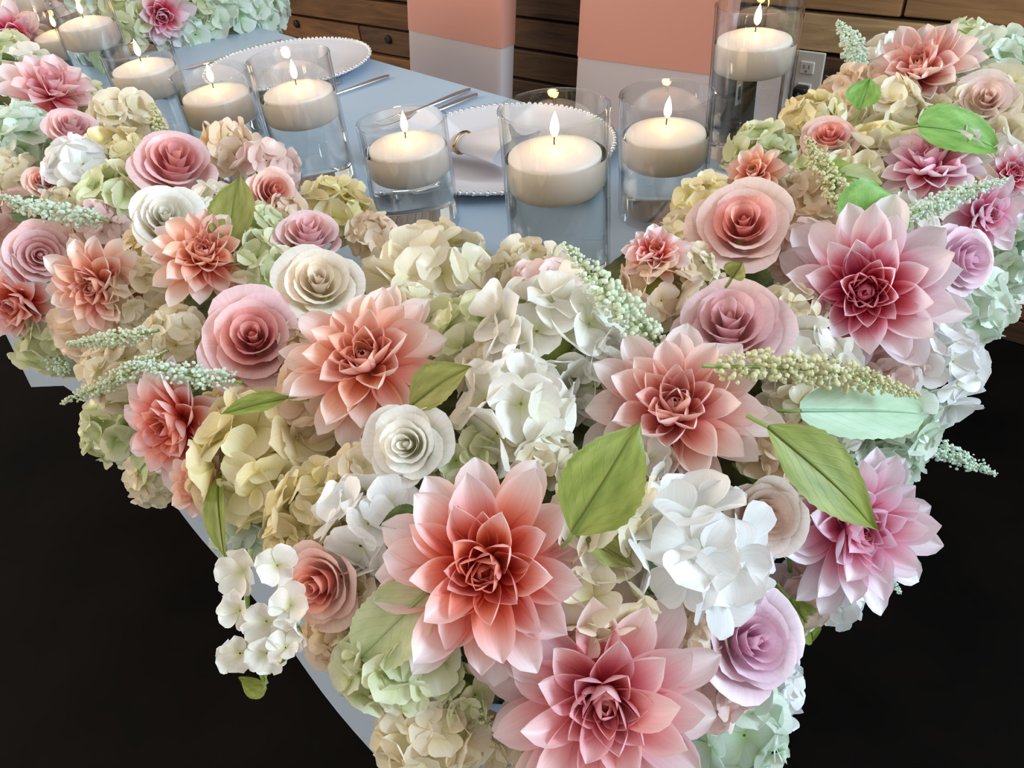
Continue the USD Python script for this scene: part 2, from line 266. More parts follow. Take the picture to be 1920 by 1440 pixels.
# ------------------------------------------------------------------ chairs
def chair(cx, cy, ang, label, band_top, band_low, w=0.35):
    t = thing('banquet_chair', label, 'chair', (cx, cy, 0), rotz(ang), 'covered chairs along the plank wall')
    def shell(z0, z1, grow, flare=0.0):
        a = []
        for z in np.linspace(z0, z1, 7):
            k = (z - 0.45) * 0.16; ww = w / 2 + grow + flare * (z1 - z) - 0.03 * max(0, (z - 0.8)) ; th = 0.028 + grow
            for s in np.linspace(0, 2 * np.pi, 40, endpoint=False):
                c, sn = math.cos(s), math.sin(s); e = 0.25
                a.append((ww * np.sign(c) * abs(c) ** e, k + th * np.sign(sn) * abs(sn) ** e, z))
        a = np.array(a); n = len(a); f = grid_faces(40, 7, True)
        a = np.vstack([a, a[:40].mean(0), a[-40:].mean(0)])
        f = np.vstack([f, [(n, (i + 1) % 40, i) for i in range(40)], [(n + 1, n - 40 + i, n - 40 + (i + 1) % 40) for i in range(40)]])
        return trimesh.Trimesh(a, f, process=False)
    obj('backrest_cover', shell(0.44, 0.93, 0.0), 'chair_cloth', t)
    obj('sash', shell(band_low, band_top, 0.0016), 'sash_pink', t, label='dusty pink stretch sash around the chair back')
    obj('seat_cover', rbox(w + 0.03, 0.42, 0.07, 0.02, (0, -0.2, 0.43)), 'chair_cloth', t)
    sk = [(w / 2, -0.40), (w / 2, 0.0), (-w / 2, 0.0), (-w / 2, -0.40)]
    obj('skirt', cat_mesh(*[rbox(abs(a[0] - b[0]) + .012, abs(a[1] - b[1]) + .012, 0.38, .005, ((a[0] + b[0]) / 2, (a[1] + b[1]) / 2, .21)) for a, b in zip(sk, sk[1:] + sk[:1])]), 'chair_cloth', t)
    for x in (-1, 1):
        for y in (-0.39, -0.01): obj('leg', tube([(x * (w / 2 - .015), y, 0), (x * (w / 2 - .015), y, 0.42)], .011), 'iron', t)
c1 = at_depth(845, 73, 2.0); c2 = at_depth(1207, 124, 1.70)
chair(c1[0], c1[1], math.radians(2), 'white covered chair with pink sash, left of the two by the wall', 0.80, c1[2], 0.37)
chair(c2[0], c2[1], math.radians(10), 'white covered chair with pink sash, right one behind the tall vases', 0.84, c2[2], 0.36)

# ------------------------------------------------------------------ table and cloth
TX0, TX1, TY0, TY1 = -2.12, -0.185, 0.085, 0.838
tb = thing('banquet_table', 'long banquet table hidden under the pale satin cloth', 'table', ((TX0 + TX1) / 2, (TY0 + TY1) / 2, 0))
lx, ly = (TX1 - TX0) / 2, (TY1 - TY0) / 2
obj('tabletop', rbox(2 * lx - .01, 2 * ly - .01, 0.03, .006, (0, 0, TABLE - .019)), 'wood_dark', tb)
for sx in (-1, 1):
    for sy in (-1, 1): obj('leg', tube([(sx * (lx - .22), sy * (ly - .18), 0), (sx * (lx - .22), sy * (ly - .18), TABLE - .034)], .014), 'iron', tb)
def cloth():
    # top sheet with rounded border, then a skirt with soft folds that ends in a straight hem
    per, n = [], 0
    def side(a, b, k): return [np.array(a) + (np.array(b) - np.array(a)) * s for s in np.linspace(0, 1, k, endpoint=False)]
    cs = [(TX0, TY0), (TX1, TY0), (TX1, TY1), (TX0, TY1)]
    for i in range(4): per += side(cs[i], cs[(i + 1) % 4], 90 if i % 2 == 0 else 40)
    per = np.array(per); nxt = np.roll(per, -1, 0); tan = nxt - np.roll(per, 1, 0); tan /= np.linalg.norm(tan, axis=1, keepdims=True); out = np.stack([tan[:, 1], -tan[:, 0]], 1)
    s = np.arange(len(per)); rings = []
    fold = np.sin(s * 0.55) * 0.5 + np.sin(s * 0.23 + 1) * 0.5
    for dz, o in ((0, -0.012), (0, -0.004), (-0.002, 0.0), (-0.006, 0.003), (-0.04, 0.004), (-0.08, 0.005), (-0.125, 0.006)):
        amp = 0.0035 * max(0, -dz) / 0.12
        rings.append(np.column_stack([per + out * (o + amp * fold)[:, None], np.full(len(per), TABLE + dz)]))
    n = len(per); c = np.array([[(TX0 + TX1) / 2, (TY0 + TY1) / 2, TABLE]])
    v = np.vstack(rings + [c]); f = grid_faces(n, len(rings), True); top = [(len(v) - 1, i, (i + 1) % n) for i in range(n)]
    return trimesh.Trimesh(v, np.vstack([f[:, ::-1], top]), process=False)
tc = thing('tablecloth', 'pale silver blue satin tablecloth with a short drop over the table edge', 'tablecloth')
obj('cloth_sheet', cloth(), 'satin_cloth', tc)
flap = np.array([on_y(px, py, 0.079) for px, py in ((-14, 575), (0, 600), (60, 725), (122, 722), (152, 742), (190, 700), (90, 590))])
fm = np.vstack([flap, flap + [0, -0.002, 0]]); n = len(flap)
fl = [(0, i, i + 1) for i in range(1, n - 1)]; fl = fl + [(a + n, c + n, b + n) for a, b, c in fl] + [t for i in range(n) for t in ((i, (i + 1) % n, (i + 1) % n + n), (i, (i + 1) % n + n, i + n))]
obj('hanging_corner', trimesh.Trimesh(fm, fl, process=False), 'satin_cloth', tc, smooth=False, label='loose cloth corner hanging lower at the left')

# ------------------------------------------------------------------ vases with floating candles
def vase(px, py, wpx, drop, label, clabel, D=0.10, by_water=False, base=None, flame_h=0.024):
    p = at_depth(px, py, F * D / wpx)
    rim = p[2] - TABLE + (drop if by_water else 0); R = D / 2; r = R - 0.0028; wl = rim - drop
    t = thing('cylinder_vase', label, 'vase', (p[0], p[1], TABLE + .0006))
    obj('glass_cylinder', lathe([(0, 0), (R - .003, 0), (R - .0008, .0008), (R, .003), (R, rim - .0040), (R + .0006, rim - .0022), (R + .0003, rim - .0008), (R - .0014, rim), (r - .0003, rim - .0008), (r - .0006, rim - .0022), (r, rim - .0040), (r, .008), (r - .003, .006), (0, .006)], 72), 'glass', t)
    obj('water', lathe([(0, .0064), (r - .004, .0064), (r - .0004, .0095), (r - .0004, wl - .0004), (r - .0012, wl), (0, wl)], 72), 'water', t)
    # candle: floats with its shoulder at the water line
    rc = R * 0.86; ang = rng.uniform(0, 6.28); o = (R * .93 - rc) * 0.5
    cx, cy = p[0] + math.cos(ang) * o, p[1] + math.sin(ang) * o; zc = TABLE + wl
    c = thing('floating_candle', clabel, 'candle', (cx, cy, zc), None, None)
    h = 0.036 * D / 0.1
    prof = [(0, -h), (rc * .55, -h), (rc * .74, -h * .93), (rc * .88, -h * .74), (rc * .97, -h * .45), (rc, -h * .15), (rc, .001), (rc * .985, .0032), (rc * .955, .0045), (rc * .90, .0052), (rc * .70, .0085), (rc * .45, .0112), (rc * .22, .0122), (rc * .09, .0116), (0, .0112)]
    obj('wax', lathe(prof, 64), 'wax', c, smooth=True)
    obj('wick', tube([(0, 0, .009), (.0002, 0, .015), (.0006, .0003, .0195), (.0013, .0006, .0225)], .0007, 6), 'wick', c)
    z0 = .0185; fh = flame_h; k = np.linspace(0, 1, 12); rr = .0046 * np.sin(np.pi * k ** .72) ** .85 * (1 - k * .25); rr[0] = rr[-1] = 0
    fmesh = lathe(np.column_stack([rr, z0 + k * fh]), 16); uv = np.column_stack([np.zeros(12 * 16), np.repeat(k, 16)])
    fv = np.array(fmesh.vertices); fv[:, 0] += .0012 + .0016 * np.repeat(k, 16) ** 2
    obj('flame', trimesh.Trimesh(fv, fmesh.faces, process=False), 'flame', c, smooth=True, uv=uv)
VASES = [(1425, 6, 164, .042, 'glass vase at the table end in front of the pink sashed chair', 'floating candle in the rightmost vase by the wall outlet', False),
         (1251, 175, 178, .044, 'glass vase second from the right with the reflected flame', 'floating candle second from the right, before the pink sash', False),
         (1038, 200, 213, .045, 'largest glass vase in the middle of the candle row', 'floating candle in the largest, middle vase', False),
         (752, 225, 171, .032, 'short glass vase left of the middle one, by the napkin', 'floating candle in the short vase left of the napkin', False),
         (540, 105, 155, .046, 'taller glass vase in front of the far plate', 'floating candle in front of the far plate', False),
         (392, 135, 145, .031, 'small glass vase close against the taller one on its left', 'floating candle in the small vase above the pink rose', False),
         (255, 92, 132, .028, 'glass vase with low rim before the greenish hydrangea', 'floating candle before the greenish far flowers', False),
         (163, 47, 110, .045, 'glass vase near the top left with its rim out of the picture', 'floating candle near the top left with a tall flame', True),
         (112, 69, 98, .040, 'glass vase half hidden behind the top left one', 'floating candle half hidden behind the top left one', True),
         (36, -14, 98, .045, 'leftmost glass vase in front of pink flowers', 'floating candle cut off by the top edge at far left', True)]
for px, py, w, dr, l1, l2, bw in VASES: vase(px, py, w, dr, l1, l2, by_water=bw)

# ------------------------------------------------------------------ place settings
def plate(x, y, label):
    t = thing('dinner_plate', label, 'plate', (x, y, TABLE + .0005)); R = .154
    obj('plate_body', lathe([(0, .006), (R * .62, .006), (R * .70, .010), (R * .97, .0165), (R, .0175), (R, .0150), (R * .72, .006), (R * .60, 0), (0, 0)], 72), 'china', t)
    n = 110; beads = []
    for i in range(n):
        a = i * 2 * math.pi / n; beads.append(moved(trimesh.creation.icosphere(1, .0034 if i % 2 else .0026), None, (R * math.cos(a), R * math.sin(a), .0175)))
    obj('beaded_rim', cat_mesh(*beads), 'silver', t, smooth=True, kind='stuff', label='silver beading around the plate edge')
plate(-.775, .668, 'white plate with silver beaded rim under the tied napkin')
plate(-1.40, .70, 'white plate with silver beaded rim behind the taller left vase')
def strip(path, width, thick):
    """A flat tapered bar along x with rounded outline: outline half-widths at stations."""
    xs, ws, zs = np.array(path, float).T; k = PchipInterpolator(xs, ws); kz = PchipInterpolator(xs, zs); x = np.linspace(xs[0], xs[-1], 26); w = np.maximum(k(x), .0006)
    sec = [(-1, .0), (-.8, 1), (0, 1.25), (.8, 1), (1, 0), (.8, -.6), (-.8, -.6)]
    v = np.array([(xx, s * ww, zz + c * thick) for xx, ww, zz in zip(x, w, kz(x)) for s, c in sec]); n = len(v)
    f = grid_faces(7, 26, True); v = np.vstack([v, v[:7].mean(0), v[-7:].mean(0)])
    return trimesh.Trimesh(v, np.vstack([f, [(n, (i + 1) % 7, i) for i in range(7)], [(n + 1, n - 7 + i, n - 7 + (i + 1) % 7) for i in range(7)]]), process=False)
def cutlery(kind, x, y, label, ang=0):
    t = thing('table_' + kind, label, kind, (x, y, TABLE + .003), rotz(math.pi / 2 + ang))
    obj('handle', strip([(0, .0035, .001), (.03, .0045, .001), (.09, .0075, .0015), (.115, .0065, .001), (.12, .002, .001)], 0, .0016), 'silver', t)
    if kind == 'knife': obj('blade', strip([(-.10, .001, .0), (-.085, .0075, 0), (-.03, .009, 0), (.002, .004, .001)], 0, .0009), 'silver', t)
    else:
        obj('neck', strip([(-.03, .010, .004), (-.018, .009, .003), (-.005, .003, .002), (.002, .0035, .001)], 0, .0013), 'silver', t)
        for i in range(4): obj('tine', strip([(-.075, .0008, .006), (-.05, .0015, .003), (-.028, .0016, .004)], 0, .0009).apply_translation((0, (i - 1.5) * .0053, 0)), 'silver', t)
cutlery('fork', -.985, .69, 'silver fork beside the napkin plate, nearer the short vase', .03)
cutlery('fork', -1.012, .70, 'silver fork beside the napkin plate, outer of the pair', .05)
cutlery('knife', -1.20, .665, 'silver knife pointing away between the two plates', .0)
cutlery('knife', -1.605, .68, 'silver knife beside the far greenish flowers', .0)
cutlery('fork', -1.24, .60, 'silver fork partly hidden behind the taller left vase', .1)
# napkin gathered in a ring
nc = on_z(868, 268, TABLE + .035); nd = on_z(985, 300, TABLE + .03) - nc; nd[2] = 0; nd = unit(nd)
NAP = thing('cloth_napkin', 'white cloth napkin gathered in a ring on the near plate', 'napkin', (nc[0], nc[1], TABLE + .020), np.stack([nd, np.cross([0, 0, 1.0], nd), [0, 0, 1.0]], 1))
def flare(L, w0, w1, h0, h1, sgn, seed):
    nu, nv = 40, 12; v = []
    for j in range(nv):
        t = j / (nv - 1); w = w0 + (w1 - w0) * t ** .8; h = h0 + (h1 - h0) * t ** .8; amp = .35 * t
        for i in range(nu):
            a = i / nu * 2 * np.pi; k = 1 + amp * .35 * math.sin(5 * a + seed) + amp * .25 * math.sin(3 * a + 2 * seed)
            y = w * math.cos(a) * k; z = max(h * (1 + math.sin(a)) * k, 0.0005)
            v.append((sgn * (L * t + .012 * math.sin(3 * a + seed) * t), y, z + .002))
    f = grid_faces(nu, nv, True)
    k2 = [((x * .9, y * .90, z * .88 + .0015)) for x, y, z in v]     # inner side of the fold
    return trimesh.Trimesh(np.vstack([v, k2]), np.vstack([f, f[:, ::-1] + len(v), [q for i in range(nu) for q in ((len(v) - nu + i, len(v) - nu + (i + 1) % nu, 2 * len(v) - nu + (i + 1) % nu), (len(v) - nu + i, 2 * len(v) - nu + (i + 1) % nu, 2 * len(v) - nu + i))]]), process=False)
obj('napkin_fan', flare(.085, .012, .036, .011, .022, 1, 1.0), 'linen', NAP, smooth=50)
obj('napkin_fan', flare(.075, .012, .040, .011, .020, -1, 2.3), 'linen', NAP, smooth=50)
ring = trimesh.creation.torus(.0185, .0022, 40, 10); ring = moved(ring, [[0, 0, 1], [1, 0, 0], [0, .72, 0]], (0, 0, .0155))
rg = obj('napkin_ring', ring, 'gold', '/World', True, label='slim gold ring around the white napkin', cat='napkin ring')
UsdGeom.Xformable(stage.GetPrimAtPath(rg)).AddTransformOp().Set(UsdGeom.Xformable(stage.GetPrimAtPath(NAP)).GetLocalTransformation())

# ------------------------------------------------------------------ garland bed
def bed():
    out = None
    for a, b, w, h in RUNS:
        s = m3.Manifold.sphere(1.0, 40).scale((w - .025, w - .025, h - .035)); b = (b[0], min(b[1], .80))
        k = m3.Manifold.batch_hull([s.translate((*a, TABLE)), s.translate((*b, TABLE))])
        out = k if out is None else out + k
    out = out.trim_by_plane((0, 0, 1), TABLE + .001)
    me = out.refine_to_length(.02).to_mesh(); v = np.array(me.vert_properties[:, :3], float); n = trimesh.Trimesh(v, me.tri_verts, process=False).vertex_normals
    k = (meshkit.fbm(v * 45, 3) - .5) * .02; k[v[:, 2] < TABLE + .004] = 0
    return trimesh.Trimesh(v + n * k[:, None], me.tri_verts, process=False)
obj('garland_bed', bed(), 'moss', label='dark green mossy bed underneath the flower garland', cat='garland bed', smooth=True, kind='stuff')

# ------------------------------------------------------------------ flowers
def profile(points):
    x, y = np.array(points).T; return PchipInterpolator(x, y)
P_DAHLIA = profile([(0, .30), (.2, .60), (.45, .94), (.62, 1.0), (.78, .93), (.89, .70), (.96, .38), (1, .05)])
P_HYD = profile([(0, .16), (.15, .42), (.4, .86), (.65, 1.0), (.82, .92), (.93, .66), (.98, .40), (1, .22)])
P_LEAF = profile([(0, .08), (.08, .40), (.3, .95), (.45, 1.0), (.7, .72), (.9, .25), (1, .015)])
P_ROUND = profile([(0, .30), (.1, .72), (.35, 1.0), (.6, .98), (.85, .68), (.96, .32), (1, .05)])
def blade(L, W, prof, elev, bend, cup, nu=7, nv=9, ridge=0.0, wave=0.0, ph=0.0, r0=0.0, z0=0.0, twist=0.0, serr=0):
    """A petal or leaf that starts at radius r0 and runs out along +x, rising at elev (radians) and bending by bend towards its tip."""
    t = np.linspace(0, 1, nv); e = elev + bend * t; ds = L / (nv - 1)
    xs = r0 + np.concatenate([[0], np.cumsum(np.cos((e[1:] + e[:-1]) / 2)) * ds]); zs = z0 + np.concatenate([[0], np.cumsum(np.sin((e[1:] + e[:-1]) / 2)) * ds])
    u = np.linspace(-1, 1, nu); w = W * np.maximum(prof(t), 0.01)
    if serr: w = w * (1 + .05 * (np.arange(nv) % 2))
    U, T = np.meshgrid(u, t); y = U * w[:, None]
    lift = cup * w[:, None] * np.abs(U) ** 2 + ridge * W * np.cos(U * np.pi * 1.5) * np.sin(np.pi * T) + wave * W * np.sin(U * 2.6 + T * 5.0 + ph) * T + twist * y * T
    nx, nz = -np.sin(e)[:, None], np.cos(e)[:, None]
    v = np.stack([xs[:, None] + lift * nx, y, zs[:, None] + lift * nz], -1).reshape(-1, 3)
    return trimesh.Trimesh(v, grid_faces(nu, nv), process=False), np.column_stack([U.ravel(), T.ravel()])
def spun(m, a): return moved(m, rotz(a))
def dahlia(px, py, rpx, tilt, pal, label, off=0.03, detail=1, roll=None):
    p, n = at(px, py, off); R = rpx * depth(p) / F; nrm = facing(p, n, tilt)
    t = thing('dahlia', label, 'flower', p + unit(p - CAM) * R * .22, frame(nrm, rng.uniform(0, 6.28)), 'dahlias in the garland')
    obj('flower_base', lathe([(0, -.10 * R), (.10 * R, -.06 * R), (.15 * R, .02 * R), (.10 * R, .14 * R), (.075 * R, .24 * R), (.04 * R, .30 * R), (0, .33 * R)], 16), 'dahlia_' + pal, t, True, np.full((112, 2), .24))
    rings = [(12, 4, .98, .190, .06, .0), (11, 18, .90, .185, .06, .03), (10, 35, .76, .165, .06, .06), (9, 52, .58, .135, .055, .08), (8, 64, .44, .105, .05, .10), (6, 72, .34, .085, .032, .11)]
    if detail == 0: rings = [(9, 10, .98, .23, .06, .0), (9, 28, .84, .21, .06, .04), (8, 46, .66, .18, .05, .07), (6, 64, .46, .14, .04, .10), (4, 78, .32, .11, .03, .11)]
    for k, (cnt, el, L, W, r0, z0) in enumerate(rings):
        ph = rng.uniform(0, 6.28)
        for i in range(cnt):
            e = math.radians(el + rng.normal(0, 7)); bend = math.radians((16, 26, 34, 42, 60, 80)[k] + rng.normal(0, 8))
            if k < 4 and rng.random() < .12: bend = -bend * .6
            m, uv = blade(L * R * rng.uniform(.9, 1.06), W * R * rng.uniform(.88, 1.12), P_DAHLIA, e - bend * .35, bend, .62 + .16 * k, 9, 13 if detail else 10, .10, .06, rng.uniform(0, 6), r0 * R, z0 * R, rng.normal(0, .22))
            uv = uv * [1, (1, .92, .78, .66, .55, .45)[k]]
            obj('petal', spun(m, ph + (i + rng.normal(0, .14)) * 2 * math.pi / cnt), 'dahlia_' + pal, t, True, uv)
def rose_petal(th0, D, rb, rt, z0, h, lip, ph, ns, nu=11, nv=9):
    u = np.linspace(-1, 1, nu); t = np.linspace(0, 1, nv); U, T = np.meshgrid(u, t)
    tm = 1 - .26 * np.abs(U) ** 3.2 - .04 * np.sin(U * 4 + ph); tt = T * tm
    r = rb + (rt - rb) * np.sin(np.minimum(tt, 1) * np.pi / 2) ** .9 + U * .05 * rt + ns * rt * np.sin(3.2 * U + ph) * tt ** 2
    c = np.clip((tt - .68) / .32, 0, 1); r = r + lip * c ** 2
    z = z0 + h * tt ** 1.15 - lip * .8 * c ** 2.4
    a = th0 + U * D; narrow = .45 + .55 * np.sin(np.minimum(tt * 1.4, 1) * np.pi / 2)
    a = th0 + U * D * narrow
    v = np.stack([r * np.cos(a), r * np.sin(a), z], -1).reshape(-1, 3)
    return trimesh.Trimesh(v, grid_faces(nu, nv), process=False), np.column_stack([U.ravel(), tt.ravel()])
def rose(px, py, rpx, tilt, pal, label, off=0.03, n=16, name='garden_rose', openness=1.0):
    p, nn = at(px, py, off); R = rpx * depth(p) / F; nrm = facing(p, nn, tilt)
    t = thing(name, label, 'flower', p + unit(p - CAM) * R * .40, frame(nrm, rng.uniform(0, 6.28)), 'roses in the garland')
    obj('calyx', lathe([(0, -.56 * R), (.10 * R, -.54 * R), (.2 * R, -.48 * R), (.22 * R, -.40 * R), (0, -.34 * R)], 16), 'bud_green', t, True)
    obj('bud', lathe([(0, -.2 * R), (.07 * R, -.1 * R), (.09 * R, .25 * R), (.07 * R, .45 * R), (.025 * R, .60 * R), (0, .62 * R)], 16), 'rose_heart_' + pal, t, True, np.full((96, 2), .55))
    for k in range(n):
        f = k / (n - 1)
        D = math.radians(118 - 56 * f + rng.normal(0, 6)); rt = R * (.10 + (.74 * openness) * f ** 1.05); rb = R * (.03 + .12 * f)
        h = R * (1.0 - .12 * f) * rng.uniform(.90, 1.06); lip = R * (.03 + .24 * f ** 1.3)
        m, uv = rose_petal(k * 2.39996 + rng.normal(0, .12), D, rb, rt, R * (-.18 - .34 * f), h, lip, rng.uniform(0, 6), .05 + .03 * f)
        obj('petal', m, ('rose_heart_' if f < .5 else 'rose_') + pal, t, True, uv)
def floret_meshes(s, rg, cnt=4, ruffle=.07):
    out = []; ph = rg.uniform(0, 6.28)
    for i in range(cnt):
        m, uv = blade(s * rg.uniform(.9, 1.1), s * .60 * rg.uniform(.9, 1.12), P_HYD, math.radians(rg.uniform(8, 38)), math.radians(rg.uniform(-45, 20)), rg.uniform(.05, .40), 7, 9, .0, ruffle * rg.uniform(.4, 1.6), rg.uniform(0, 6), .04 * s, 0, rg.normal(0, .15))
        out.append((spun(m, ph + i * 2 * math.pi / cnt + rg.normal(0, .12)), uv))
    return out
def root_stem(t, c, Fr):
    """Heads that hang below the table top keep a stem that runs up and over the edge into the garland bed."""
    if c[2] > TABLE + .01: return
    best = None
    for a, b, w, h in RUNS:
        a, b = np.array(a), np.array(b); d = b - a; k = np.clip((c[:2] - a) @ d / (d @ d), 0, 1); q = c[:2] - a - d * k
        if best is None or np.linalg.norm(q) < best[0]: best = (np.linalg.norm(q), a + d * k, q / max(np.linalg.norm(q), 1e-6))
    o = best[1]; e = np.array([*(o + best[2] * (best[0] * .95)), TABLE + .02]); m = np.array([*(o + best[2] * best[0] * .6), TABLE + .045])
    pts = np.array([(1 - k) ** 2 * m + 2 * k * (1 - k) * (e + [0, 0, .03]) + k * k * c for k in np.linspace(0, 1, 9)])
    obj('stem', moved(tube((pts - c) @ Fr, .0017, 6)), 'stem', t, True)
def hydrangea(px, py, rpx, pal, label, tilt=None, off=0.012, size=.46, n=None, near=None, squash=.8, cap=1.75, name='hydrangea'):
    size = min(size * 1.14, .74); off += .010; rpx *= 1.08
    p, nn = at(px, py, off) if HEAD_AT[0] is None else (HEAD_AT[0], unit([1, .3, .6]))
    R = rpx * depth(p) / F; nrm = facing(p, nn, tilt)
    n = n or int(round(6.0 / size ** 2)); near = rpx * size > 34 if near is None else near
    Fr = frame(nrm, rng.uniform(0, 6.28)); t = thing(name, label, 'flower', p + unit(p - CAM) * R * .55, Fr, 'hydrangeas in the garland')
    root_stem(t, p + unit(p - CAM) * R * .55, Fr)
    obj('flower_core', moved(trimesh.creation.icosphere(2, R * .46), np.diag([1, 1, squash])), 'bud_green', t, True)
    for i in range(n):
        c = 1 - (i + .5) / n * (1 - math.cos(cap)); ph = i * 2.39996; s = math.sqrt(max(0, 1 - c * c)); d = unit(np.array([s * math.cos(ph), s * math.sin(ph), c]) + rng.normal(0, .08, 3))
        o = d * np.array([1, 1, squash]) * R * rng.uniform(.72, .92); fr = frame(unit(d + rng.normal(0, .22, 3)), rng.uniform(0, 6.28), (1, 0, .2))
        wz = p + unit(p - CAM) * R * .55 + Fr @ o
        if wz[2] < TABLE + .004 and TX0 < wz[0] < TX1 and TY0 < wz[1] < TY1: continue
        ms = floret_meshes(R * size * rng.uniform(.85, 1.15), rng)
        if near:
            fp = group_part('floret', t)
            for m, uv in ms: obj('petal', moved(m, fr, o), 'hydrangea_' + pal, fp, True, uv)
        else:
            obj('floret', moved(cat_mesh(*[m for m, _ in ms]), fr, o), 'hydrangea_' + pal, t, True, np.vstack([uv for _, uv in ms]))
def leaf(x0, y0, x1, y1, wpx, look, label, off=(.03, .055), bend=-.6, cup=.25, rnd=False, up=0.0, name='garland_leaf'):
    a, n0 = at(x0, y0, off[0]); b, n1 = at(x1, y1, off[1]); L = np.linalg.norm(b - a); x = (b - a) / L
    n = unit(n0 + n1 + unit(CAM - a) * .8 + np.array([0, 0, up])); z = unit(n - x * (n @ x)); y = np.cross(z, x)
    t = thing(name, label, 'leaf', a, np.stack([x, y, z], 1), 'leaves in the garland')
    m, uv = blade(L * 1.05, wpx * depth(a) / F / 2, P_ROUND if rnd else P_LEAF, -bend / 2, bend, cup, 11, 25, -.02, .10, rng.uniform(0, 6), 0, 0, rng.normal(0, .1), 1)
    obj('leaf_blade', m, look, t, True, uv)
    k = 12; mid = np.array(m.vertices).reshape(25, 11, 3)[:, 5][::2] + [0, 0, .0004]
    obj('midrib', tube(mid, np.linspace(.0011, .0003, len(mid)), 5), look, t, True, np.full((len(mid) * 5 + 2, 2), .02))
    obj('petiole', tube([(0, 0, 0), (-.004, 0, -.003), (-.009, .001, -.009)], .0012, 6), 'stem', t, True)
def sprig(x0, y0, x1, y1, wpx, look, label, off=(.045, .075), sag=0.0, n=16):
    a, n0 = at(x0, y0, off[0]); b, n1 = at(x1, y1, off[1])
    if field(b, off[1]) > .01 and y1 > 600: b = at_depth(x1, y1, depth(a) + .02)      # the tip reaches out past the garland
    tip(a, b, n0, wpx, look, label, sag, n)
def tip(a, b, nrm, wpx, look, label, sag=0.0, n=16):
    L = np.linalg.norm(b - a); x = (b - a) / L; z = unit(nrm - x * (nrm @ x)); y = np.cross(z, x); W = wpx * 1.3 * depth(a) / F / 2
    t = thing('astilbe_sprig', label, 'sprig', a, np.stack([x, y, z], 1), 'astilbe sprigs in the garland')
    s = np.linspace(-.07, 1, 12); path = np.column_stack([s * L, np.sin(s * 3) * .02 * L, sag * L * np.sin(np.clip(s, 0, 1) * np.pi)])
    obj('stem', tube(path, np.linspace(.0012, .0005, 12), 6), 'stem', t, True)
    base = trimesh.creation.icosphere(1, 1.0); bv, bf = np.array(base.vertices), np.array(base.faces)
    small = trimesh.creation.icosahedron(); sv, sf = np.array(small.vertices), np.array(small.faces)
    for k in range(n):
        f = .04 + .96 * k / (n - 1); env = W * (math.sin(min(1, (1 - f) * 1.6 + .16) * math.pi / 2)) * (.75 + .25 * min(1, f * 6)); c = np.array([f * L, np.sin(f * 3) * .02 * L, sag * L * math.sin(f * math.pi)])
        vs, fs, m = [], [], 0
        for q in range(26):
            d = rng.normal(0, 1, 3); d /= np.linalg.norm(d); pos = c + np.array([d[0] * L / n * .8, d[1] * env * rng.uniform(.35, .95), d[2] * env * rng.uniform(.35, .95)]); r = max(env * rng.uniform(.09, .20), .0010)
            sc = rng.uniform(.7, 1.2, 3); vs.append(sv * r * sc + pos); fs.append(sf + m); m += len(sv)
        obj('blossom_cluster', trimesh.Trimesh(np.vstack(vs), np.vstack(fs), process=False), look, t, True)

# dahlias: px, py, radius px, facing (image right, image down), colour, label
for a in [
    (915, 1065, 225, (-.10, .10), 'coral', 'largest coral dahlia with pale pink tips at the front of the garland'),
    (1130, 1300, 228, (.05, .30), 'rosy', 'pink dahlia at the bottom edge, below the large coral one'),
    (1268, 780, 188, (-.05, -.42), 'blush', 'peach pink dahlia right of the middle, below the mauve rose'),
    (1620, 548, 178, (.05, -.05), 'pink', 'large bright pink dahlia with white tips on the right'),
    (1585, 985, 165, (.55, .15), 'lilac_pink', 'lilac pink dahlia on the right side under the green leaf'),
    (695, 690, 165, (-.25, -.45), 'peach', 'peach dahlia left of the middle beside the pink rose'),
    (385, 490, 110, (-.1, -.55), 'peach', 'peach dahlia under the white rose on the left'),
    (345, 790, 125, (-.75, .25), 'coral', 'coral dahlia on the left side of the garland below the astilbe'),
    (195, 535, 105, (-.55, .10), 'peach', 'peach dahlia right of the pale rose at the left edge'),
    (45, 560, 95, (-.65, .30), 'coral', 'coral dahlia at the left edge below the pale rose'),
    (100, 185, 95, (.05, -.9), 'rosy', 'rosy dahlia seen from the side at the upper left'),
    (1725, 145, 110, (-.1, -.75), 'blush', 'blush dahlia at the far top of the right garland'),
    (1745, 325, 105, (-.05, -.95), 'lilac_pink', 'pink dahlia beside the round serrated leaf'),
    (1835, 405, 85, (.65, .0), 'lilac_pink', 'half hidden pink dahlia behind the right astilbe'),
    (1228, 485, 68, (.0, -.7), 'coral', 'small coral dahlia at the inner edge by the second vase'),
    (1418, 330, 62, (-.3, -.6), 'peach', 'small peach dahlia at the inner edge by the rightmost vase'),
    (303, 25, 62, (.1, .3), 'pink', 'deep pink dahlia in the far flowers beyond the candles'),
    (1895, 330, 60, (.3, -.3), 'pink', 'pink dahlia cut off at the right edge'),
    (385, 905, 75, (-.6, .2), 'peach', 'pale peach dahlia low on the left side of the garland'),
    (25, 65, 70, (.1, .2), 'pink', 'pink dahlia behind the leftmost vase')]: dahlia(*a, detail=1 if a[2] > 100 else 0)
